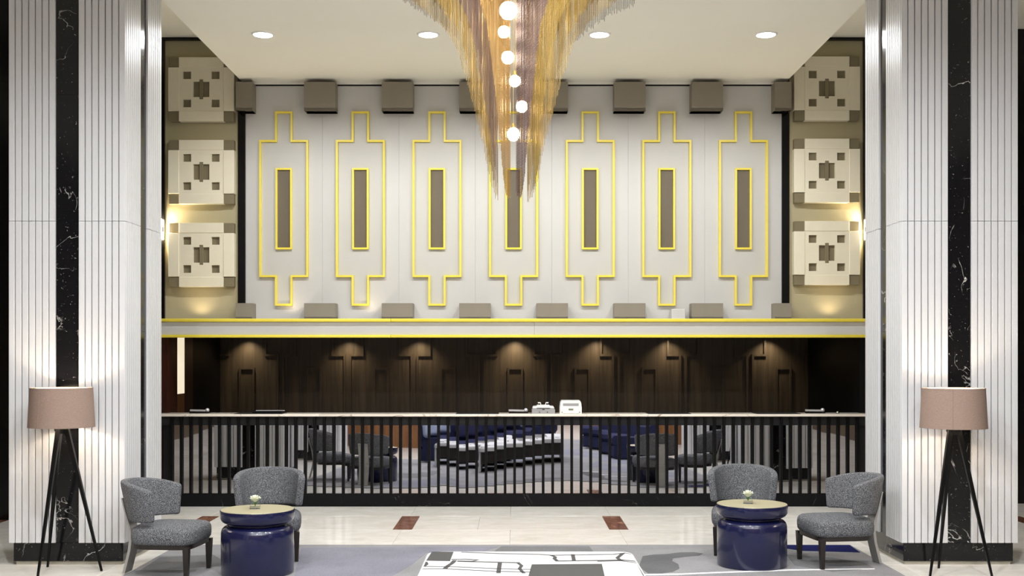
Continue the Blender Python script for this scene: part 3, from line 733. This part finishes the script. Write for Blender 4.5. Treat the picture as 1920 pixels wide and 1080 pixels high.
def vase(x, y, z, rz, lab):
    t = thing('flower_glass', lab, 'flower vase', (x, y, z), rz, 'white roses in square glasses')
    s = 0.033
    bm = bmesh.new(); fs = add_box(bm, -s, s, -s, s, 0, 0.072); top = fs[1]
    bmesh.ops.inset_region(bm, faces=[top], thickness=0.0035, depth=0); bmesh.ops.translate(bm, verts=list(top.verts), vec=(0, 0, -0.058))
    link('glass', fin(bm, 'glass'), M['glass'], t)
    for k, (r, h, op, nn, z0) in enumerate(((0.009, 0.034, 0, 3, 0.060), (0.018, 0.036, 0.003, 4, 0.054), (0.026, 0.036, 0.006, 5, 0.048), (0.029, 0.030, 0.012, 5, 0.044))):
        me = petal(r, h, op); me.materials.append(M['petal'])
        for q in range(nn): link('petal', me, None, t, (0, 0, z0), (0, 0, 2*PI*q/nn+k*0.6))
    me = leafm(0.045, 0.024); me.materials.append(M['leaf'])
    for q in range(6): link('leaf', me, None, t, (0, 0, 0.018), (1.05, 0, q*PI/3+0.3))
    for q in range(3): link('leaf', me, None, t, (0.004, 0.0, 0.035), (0.75, 0, q*2.1+0.9))
    t.scale = (1.18, 1.18, 1.18)
    link('stem', bar((0, 0, 0.016), (0, 0, 0.05), 0.003, 0.003), M['leaf'], t)
zt_ = RT+0.0025+0.5105
for px, py, lab, r in ((478.5, 953.5, 'white rose in a square glass on the left drum table', 0.15), (1402.5, 943.5, 'white rose in a square glass on the right drum table', -0.2)):
    x, y = G(px, py, zt_); vase(x, y, zt_, r, lab)

# ------------------------------------------------------------------ tripod floor lamps
def floor_lamp(x, y, angs, rad, lab):
    t = thing('tripod_floor_lamp', lab, 'floor lamp', (x, y, 0), 0, 'tripod floor lamps before the columns')
    zt, zb = 1.495, 1.178
    for a in angs:
        c, s = math.cos(a), math.sin(a)
        link('leg', bar((0.040*c, 0.040*s, 1.158), (rad*c, rad*s, 0.0), 0.018, 0.0075, (0, 1, 0.01)), M['blackbar'], t)
    link('hub', lathe([(0, 1.125), (0.040, 1.125), (0.056, 1.15), (0.056, 1.164), (0, 1.164)], 24), M['blackbar'], t)
    link('collar', lathe([(0, 1.164), (0.050, 1.164), (0.050, 1.171), (0.012, 1.172), (0.012, 1.27), (0.022, 1.272), (0.022, 1.305), (0, 1.305)], 20), M['chrome'], t)
    link('bulb', sphere(0.034, 16, 10), M['bulb'], t, (0, 0, 1.34))
    sh = link('lamp_shade', lathe([(0.257, zb), (0.241, zt), (0.2395, zt), (0.2555, zb), (0.257, zb)], 64), M['shade'], t)
    link('shade_lining', lathe([(0.2549, zb+0.001), (0.2389, zt-0.001)], 64), M['shade_in'], sh)
    for z, r in ((zt-0.002, 0.241), (zb+0.002, 0.2568)):
        link('rim', lathe([(r-0.003, z-0.003), (r+0.001, z-0.003), (r+0.001, z+0.003), (r-0.003, z+0.003), (r-0.003, z-0.003)], 64), M['shade'], sh)
    for k in range(3):
        a = k*2*PI/3+0.5; link('spider', bar((0.015*math.cos(a), 0.015*math.sin(a), 1.272), (0.25*math.cos(a), 0.25*math.sin(a), 1.215), 0.002, 0.002, (0, 0, 1)), M['blackbar'], sh)
    link('seam', bar((0.258*math.cos(-1.95), 0.258*math.sin(-1.95), zb+0.002), (0.242*math.cos(-1.95), 0.242*math.sin(-1.95), zt-0.002), 0.0012, 0.0012), M['shade'], sh)
floor_lamp(-3.665, 9.20, [math.radians(a) for a in (10, 132, 257)], 0.31, 'black tripod floor lamp with taupe drum shade before the left column')
floor_lamp(3.515, 9.09, [math.radians(a) for a in (92, 212, 330)], 0.29, 'black tripod floor lamp with taupe drum shade before the right column')

# ------------------------------------------------------------------ ottomans
ZO = 0.42
def ribbon(pts, wd):
    """pixel polyline of the photographed top, laid out on the ottoman's own top plane"""
    return [Vector(G(760+a/4, 1000+b/4, ZO)) for a, b in pts], wd
def make_ottoman(label):
    cx, cy, wx_, dy = 0.107, 7.13, 1.40, 1.26
    t = thing('printed_ottoman', label, 'ottoman', (cx, cy, RT+0.003), 0, 'white ottomans with charcoal print')
    z0 = RT+0.003
    bm = bmesh.new(); add_box(bm, -wx_/2, wx_/2, -dy/2, dy/2, 0.335, ZO-z0)
    ve = [e for e in bm.edges if abs(e.verts[0].co.z-e.verts[1].co.z) > 0.05]
    bmesh.ops.bevel(bm, geom=ve, offset=0.10, segments=6, profile=0.5, affect='EDGES')
    te = [e for e in bm.edges if min(e.verts[0].co.z, e.verts[1].co.z) > ZO-z0-0.001]
    bmesh.ops.bevel(bm, geom=te, offset=0.022, segments=3, profile=0.5, affect='EDGES')
    link('cushion', fin(bm, 'cushion', True), M['vinyl'], t)
    link('base', box(-0.655, 0.655, -0.585, 0.585, 0.13, 0.3349), M['legwood'], t)
    for sx_ in (-1, 1): link('side_panel', box(*sorted((sx_*0.66, sx_*0.695)), -0.56, 0.56, 0.0, 0.3345, 0.004), M['vinyl'], t)
    prt = bmesh.new(); zt = ZO-z0+0.0006
    def poly(P):
        vs_ = [prt.verts.new((max(-wx_/2+0.02, min(wx_/2-0.02, p[0]-cx)), p[1]-cy, zt)) for p in P]
        f = prt.faces.new(vs_); return f
    def stroke(pts, wd=0.02):
        P = [Vector(G(760+a/4, 1000+b/4, ZO)) for a, b in pts]; Lf, Rt = [], []
        for i, p in enumerate(P):
            d = (P[min(i+1, len(P)-1)]-P[max(i-1, 0)]).normalized(); n_ = Vector((-d.y, d.x))*wd/2
            Lf.append(p+n_); Rt.append(p-n_)
        for i in range(len(P)-1): poly([Lf[i], Lf[i+1], Rt[i+1], Rt[i]])
    def area(pts): poly([G(760+a/4, 1000+b/4, ZO) for a, b in pts])
    area([(200, 137), (362, 139), (335, 209), (142, 206)]); area([(948, 233), (1474, 229), (1530, 470), (880, 470)])
    stroke([(345, 196), (450, 194), (545, 200), (500, 210), (390, 208)], 0.03); stroke([(390, 210), (600, 215), (858, 221)], 0.032)
    stroke([(130, 248), (390, 252), (700, 266), (945, 271)], 0.022); stroke([(120, 268), (290, 266), (690, 286), (942, 291)], 0.022)
    stroke([(372, 202), (350, 225), (318, 245), (295, 266)], 0.03); stroke([(150, 214), (160, 232), (132, 250)], 0.026)
    stroke([(709, 220), (698, 299)], 0.028); stroke([(845, 222), (872, 243), (856, 266), (890, 300)], 0.024)
    stroke([(420, 141), (700, 152), (1000, 158), (1100, 165), (1560, 158), (1650, 148), (1715, 156)], 0.024); stroke([(1090, 163), (1125, 178), (1118, 190), (1138, 208)], 0.026)
    stroke([(1125, 208), (1400, 205), (1630, 200), (1735, 210)], 0.032); stroke([(1255, 158), (1265, 205)], 0.026)
    stroke([(1632, 150), (1590, 185), (1622, 208)], 0.028); stroke([(1440, 210), (1620, 206), (1745, 222)], 0.026)
    stroke([(1724, 160), (1755, 215), (1790, 320)], 0.012); stroke([(170, 150), (120, 240), (70, 320)], 0.012)
    bmesh.ops.recalc_face_normals(prt, faces=prt.faces)
    for f in prt.faces:
        if f.normal.z < 0: f.normal_flip()
    link('printed_pattern', fin(prt, 'print'), M['print'], t)
    return t
ot = make_ottoman('white ottoman with charcoal abstract print at the bottom of the picture')
o2 = copy_tree(ot); o2.location = (-0.72, 5.72, RT+0.003); o2['label'] = 'white printed ottoman nearer the camera, seen only in the desk mirror'

# ------------------------------------------------------------------ sofas that show in the mirror
def curved_sofa(loc, rz, label, R=2.2, a0=-38, a1=38):
    t = thing('curved_sofa', label, 'sofa', loc, rz, 'navy curved sofas')
    def arc(r0, r1, z0, z1, rnd=0.03):
        rs = []
        for i in range(25):
            a = math.radians(a0+(a1-a0)*i/24); s, c = math.sin(a), math.cos(a)
            pr = [(r0+rnd, z0), (r1-rnd, z0), (r1, z0+rnd), (r1, z1-rnd), (r1-rnd, z1), (r0+rnd, z1), (r0, z1-rnd), (r0, z0+rnd)]
            rs.append([(r*s, -r*c+R, z) for r, z in pr])
        return rings_mesh(rs)
    link('base', arc(R-0.78, R, 0.02, 0.26), M['blue'], t); link('seat', arc(R-0.82, R-0.18, 0.262, 0.44, 0.05), M['blue'], t)
    link('backrest', arc(R-0.17, R+0.04, 0.262, 0.76, 0.06), M['blue'], t)
    return t
curved_sofa((-0.55, 3.55, RT+0.003), 0, 'navy curved sofa behind the ottomans, seen only in the desk mirror')
curved_sofa((2.45, 4.3, RT+0.003), math.radians(62), 'navy curved sofa on the right, seen only in the desk mirror', 1.9, -30, 30)
for k, (x, y, r) in enumerate(((-1.5, 4.24, -0.45), (-0.9, 4.02, -0.15), (-0.2, 4.02, 0.15), (0.4, 4.24, 0.45))):
    bm = bmesh.new(); add_box(bm, -0.27, 0.27, -0.08, 0.08, 0, 0.36); bmesh.ops.bevel(bm, geom=bm.edges[:], offset=0.07, segments=4, profile=0.5, affect='EDGES')
    c = link('sofa_cushion', fin(bm, 'cushion', True), M['blue'] if k % 3 else M['blue2'], None, (x, y, 0.50), (0.2, 0, r))
    tag(c, '%s cushion from the left on the navy sofa, seen in the mirror' % ORD[k], 'cushion', 'cushions on the navy sofa')

# ------------------------------------------------------------------ chandelier of hanging chains
DC = 8.3
cdl = thing('chain_chandelier', 'large tiered chandelier of gold and bronze hanging chains with lit globes', 'chandelier', (X_(963.5, DC), DC, ZC))
link('canopy', lathe([(0, 0), (0.92, 0), (0.92, -0.05), (0, -0.05)], 64), M['ch_mauve'], cdl)
pr_r = [0.04, 0.10, 0.135, 0.17, 0.23, 0.33, 0.40, 0.45, 0.58, 0.78, 0.90]
pr_z = [2.93, 2.88, 2.92, 3.02, 3.32, 3.70, 3.93, 4.06, 4.19, 4.32, 4.36]
rng = np.random.default_rng(3)
BP = 0.0112
def curtain(phi, curl, mat, r0=0.05, r1=0.86, lift=0.0, step=0.0088, steep=1.0):
    V, Q, base = [], [], 0
    nst = int((r1-r0)/step)
    ang = np.array([0, 2*PI/3, 4*PI/3]); ca, sa = np.cos(ang), np.sin(ang)
    for i in range(nst):
        r = r0+i*step; a = phi+curl*(r-0.2)
        x, y = r*math.cos(a), r*math.sin(a)
        zb = float(np.interp(r*steep, pr_r, pr_z))+lift+rng.uniform(-0.018, 0.018)
        zv = 4.52
        zs = [zv]; rad = [0.0022]
        nb = max(1, int((zv-zb)/BP))
        zz = zv-np.arange(nb+1)*BP
        zs = np.concatenate([[ZC-0.05], np.repeat(zz, 2)-np.tile([0, BP*0.5], nb+1)])
        rd = np.concatenate([[0.0022], np.tile([0.0011, 0.0032], nb+1)])
        n = len(zs)
        rot = rng.uniform(0, 2); c2, s2 = np.cos(ang+rot), np.sin(ang+rot)
        vx = x+np.outer(rd, c2); vy = y+np.outer(rd, s2); vz = np.repeat(zs[:, None]-ZC, 3, 1)
        V.append(np.stack([vx, vy, vz], 2).reshape(-1, 3))
        k = np.arange(n-1)[:, None]*3; j = np.arange(3)[None, :]; j2 = (j+1) % 3
        Q.append(np.stack([k+j, k+3+j, k+3+j2, k+j2], 2).reshape(-1, 4)+base); base += n*3
    V = np.concatenate(V).astype(np.float32); Q = np.concatenate(Q).astype(np.int32)
    me = bpy.data.meshes.new('chain_curtain'); me.vertices.add(len(V)); me.vertices.foreach_set('co', V.ravel())
    me.loops.add(Q.size); me.loops.foreach_set('vertex_index', Q.ravel())
    me.polygons.add(len(Q)); me.polygons.foreach_set('loop_start', np.arange(0, Q.size, 4, dtype=np.int32))
    me.polygons.foreach_set('loop_total', np.full(len(Q), 4, dtype=np.int32))
    me.polygons.foreach_set('use_smooth', np.ones(len(Q), dtype=bool)); me.update(calc_edges=True)
    o = link('chain_curtain', me, M[mat], cdl); o['kind'] = 'stuff'
    return o
for deg, curl, mat, r0, r1, lift in ((178, 0.5, 'ch_gold', 0.118, 0.86, 0.0), (2, -0.5, 'ch_gold', 0.10, 0.80, 0.0),
        (200, 0.45, 'ch_gold', 0.125, 0.84, 0.02), (-20, -0.45, 'ch_gold', 0.105, 0.84, 0.02),
        (222, 0.30, 'ch_mauve', 0.158, 0.80, 0.03), (-42, -0.30, 'ch_gold', 0.13, 0.80, 0.03),
        (244, 0.10, 'ch_amber', 0.06, 0.70, 0.0), (-64, -0.10, 'ch_mauve', 0.04, 0.70, 0.0),
        (155, 0.4, 'ch_mauve', 0.15, 0.85, 0.05), (25, -0.4, 'ch_steel', 0.14, 0.92, 0.0),
        (130, 0.3, 'ch_steel', 0.20, 0.85, 0.15), (50, -0.3, 'ch_amber', 0.18, 0.85, 0.15),
        (108, 0.2, 'ch_amber', 0.24, 0.8, 0.3), (72, -0.2, 'ch_mauve', 0.24, 0.8, 0.3)):
    curtain(math.radians(deg), curl, mat, r0, r1, lift)
for px, py, pr in ((953, 20, 17), (945, 60, 11.5), (952, 108, 12), (965.5, 152, 11), (978.5, 200, 11), (962.5, 252, 12.5)):
    x, z, r = X_(px, DC)-cdl.location.x, Z_(py, DC)-ZC, pr*DC/F
    g = link('globe', sphere(r, 24, 16), M['globe'], cdl, (x, 0, z))
    link('wire', bar((0, 0, r), (0, 0, -z-0.05), 0.0018, 0.0018), M['ch_amber'], g)
    link('cap', lathe([(0, r*0.98), (0.014, r*0.95), (0.012, r+0.03), (0, r+0.03)], 14), M['ch_gold'], g)
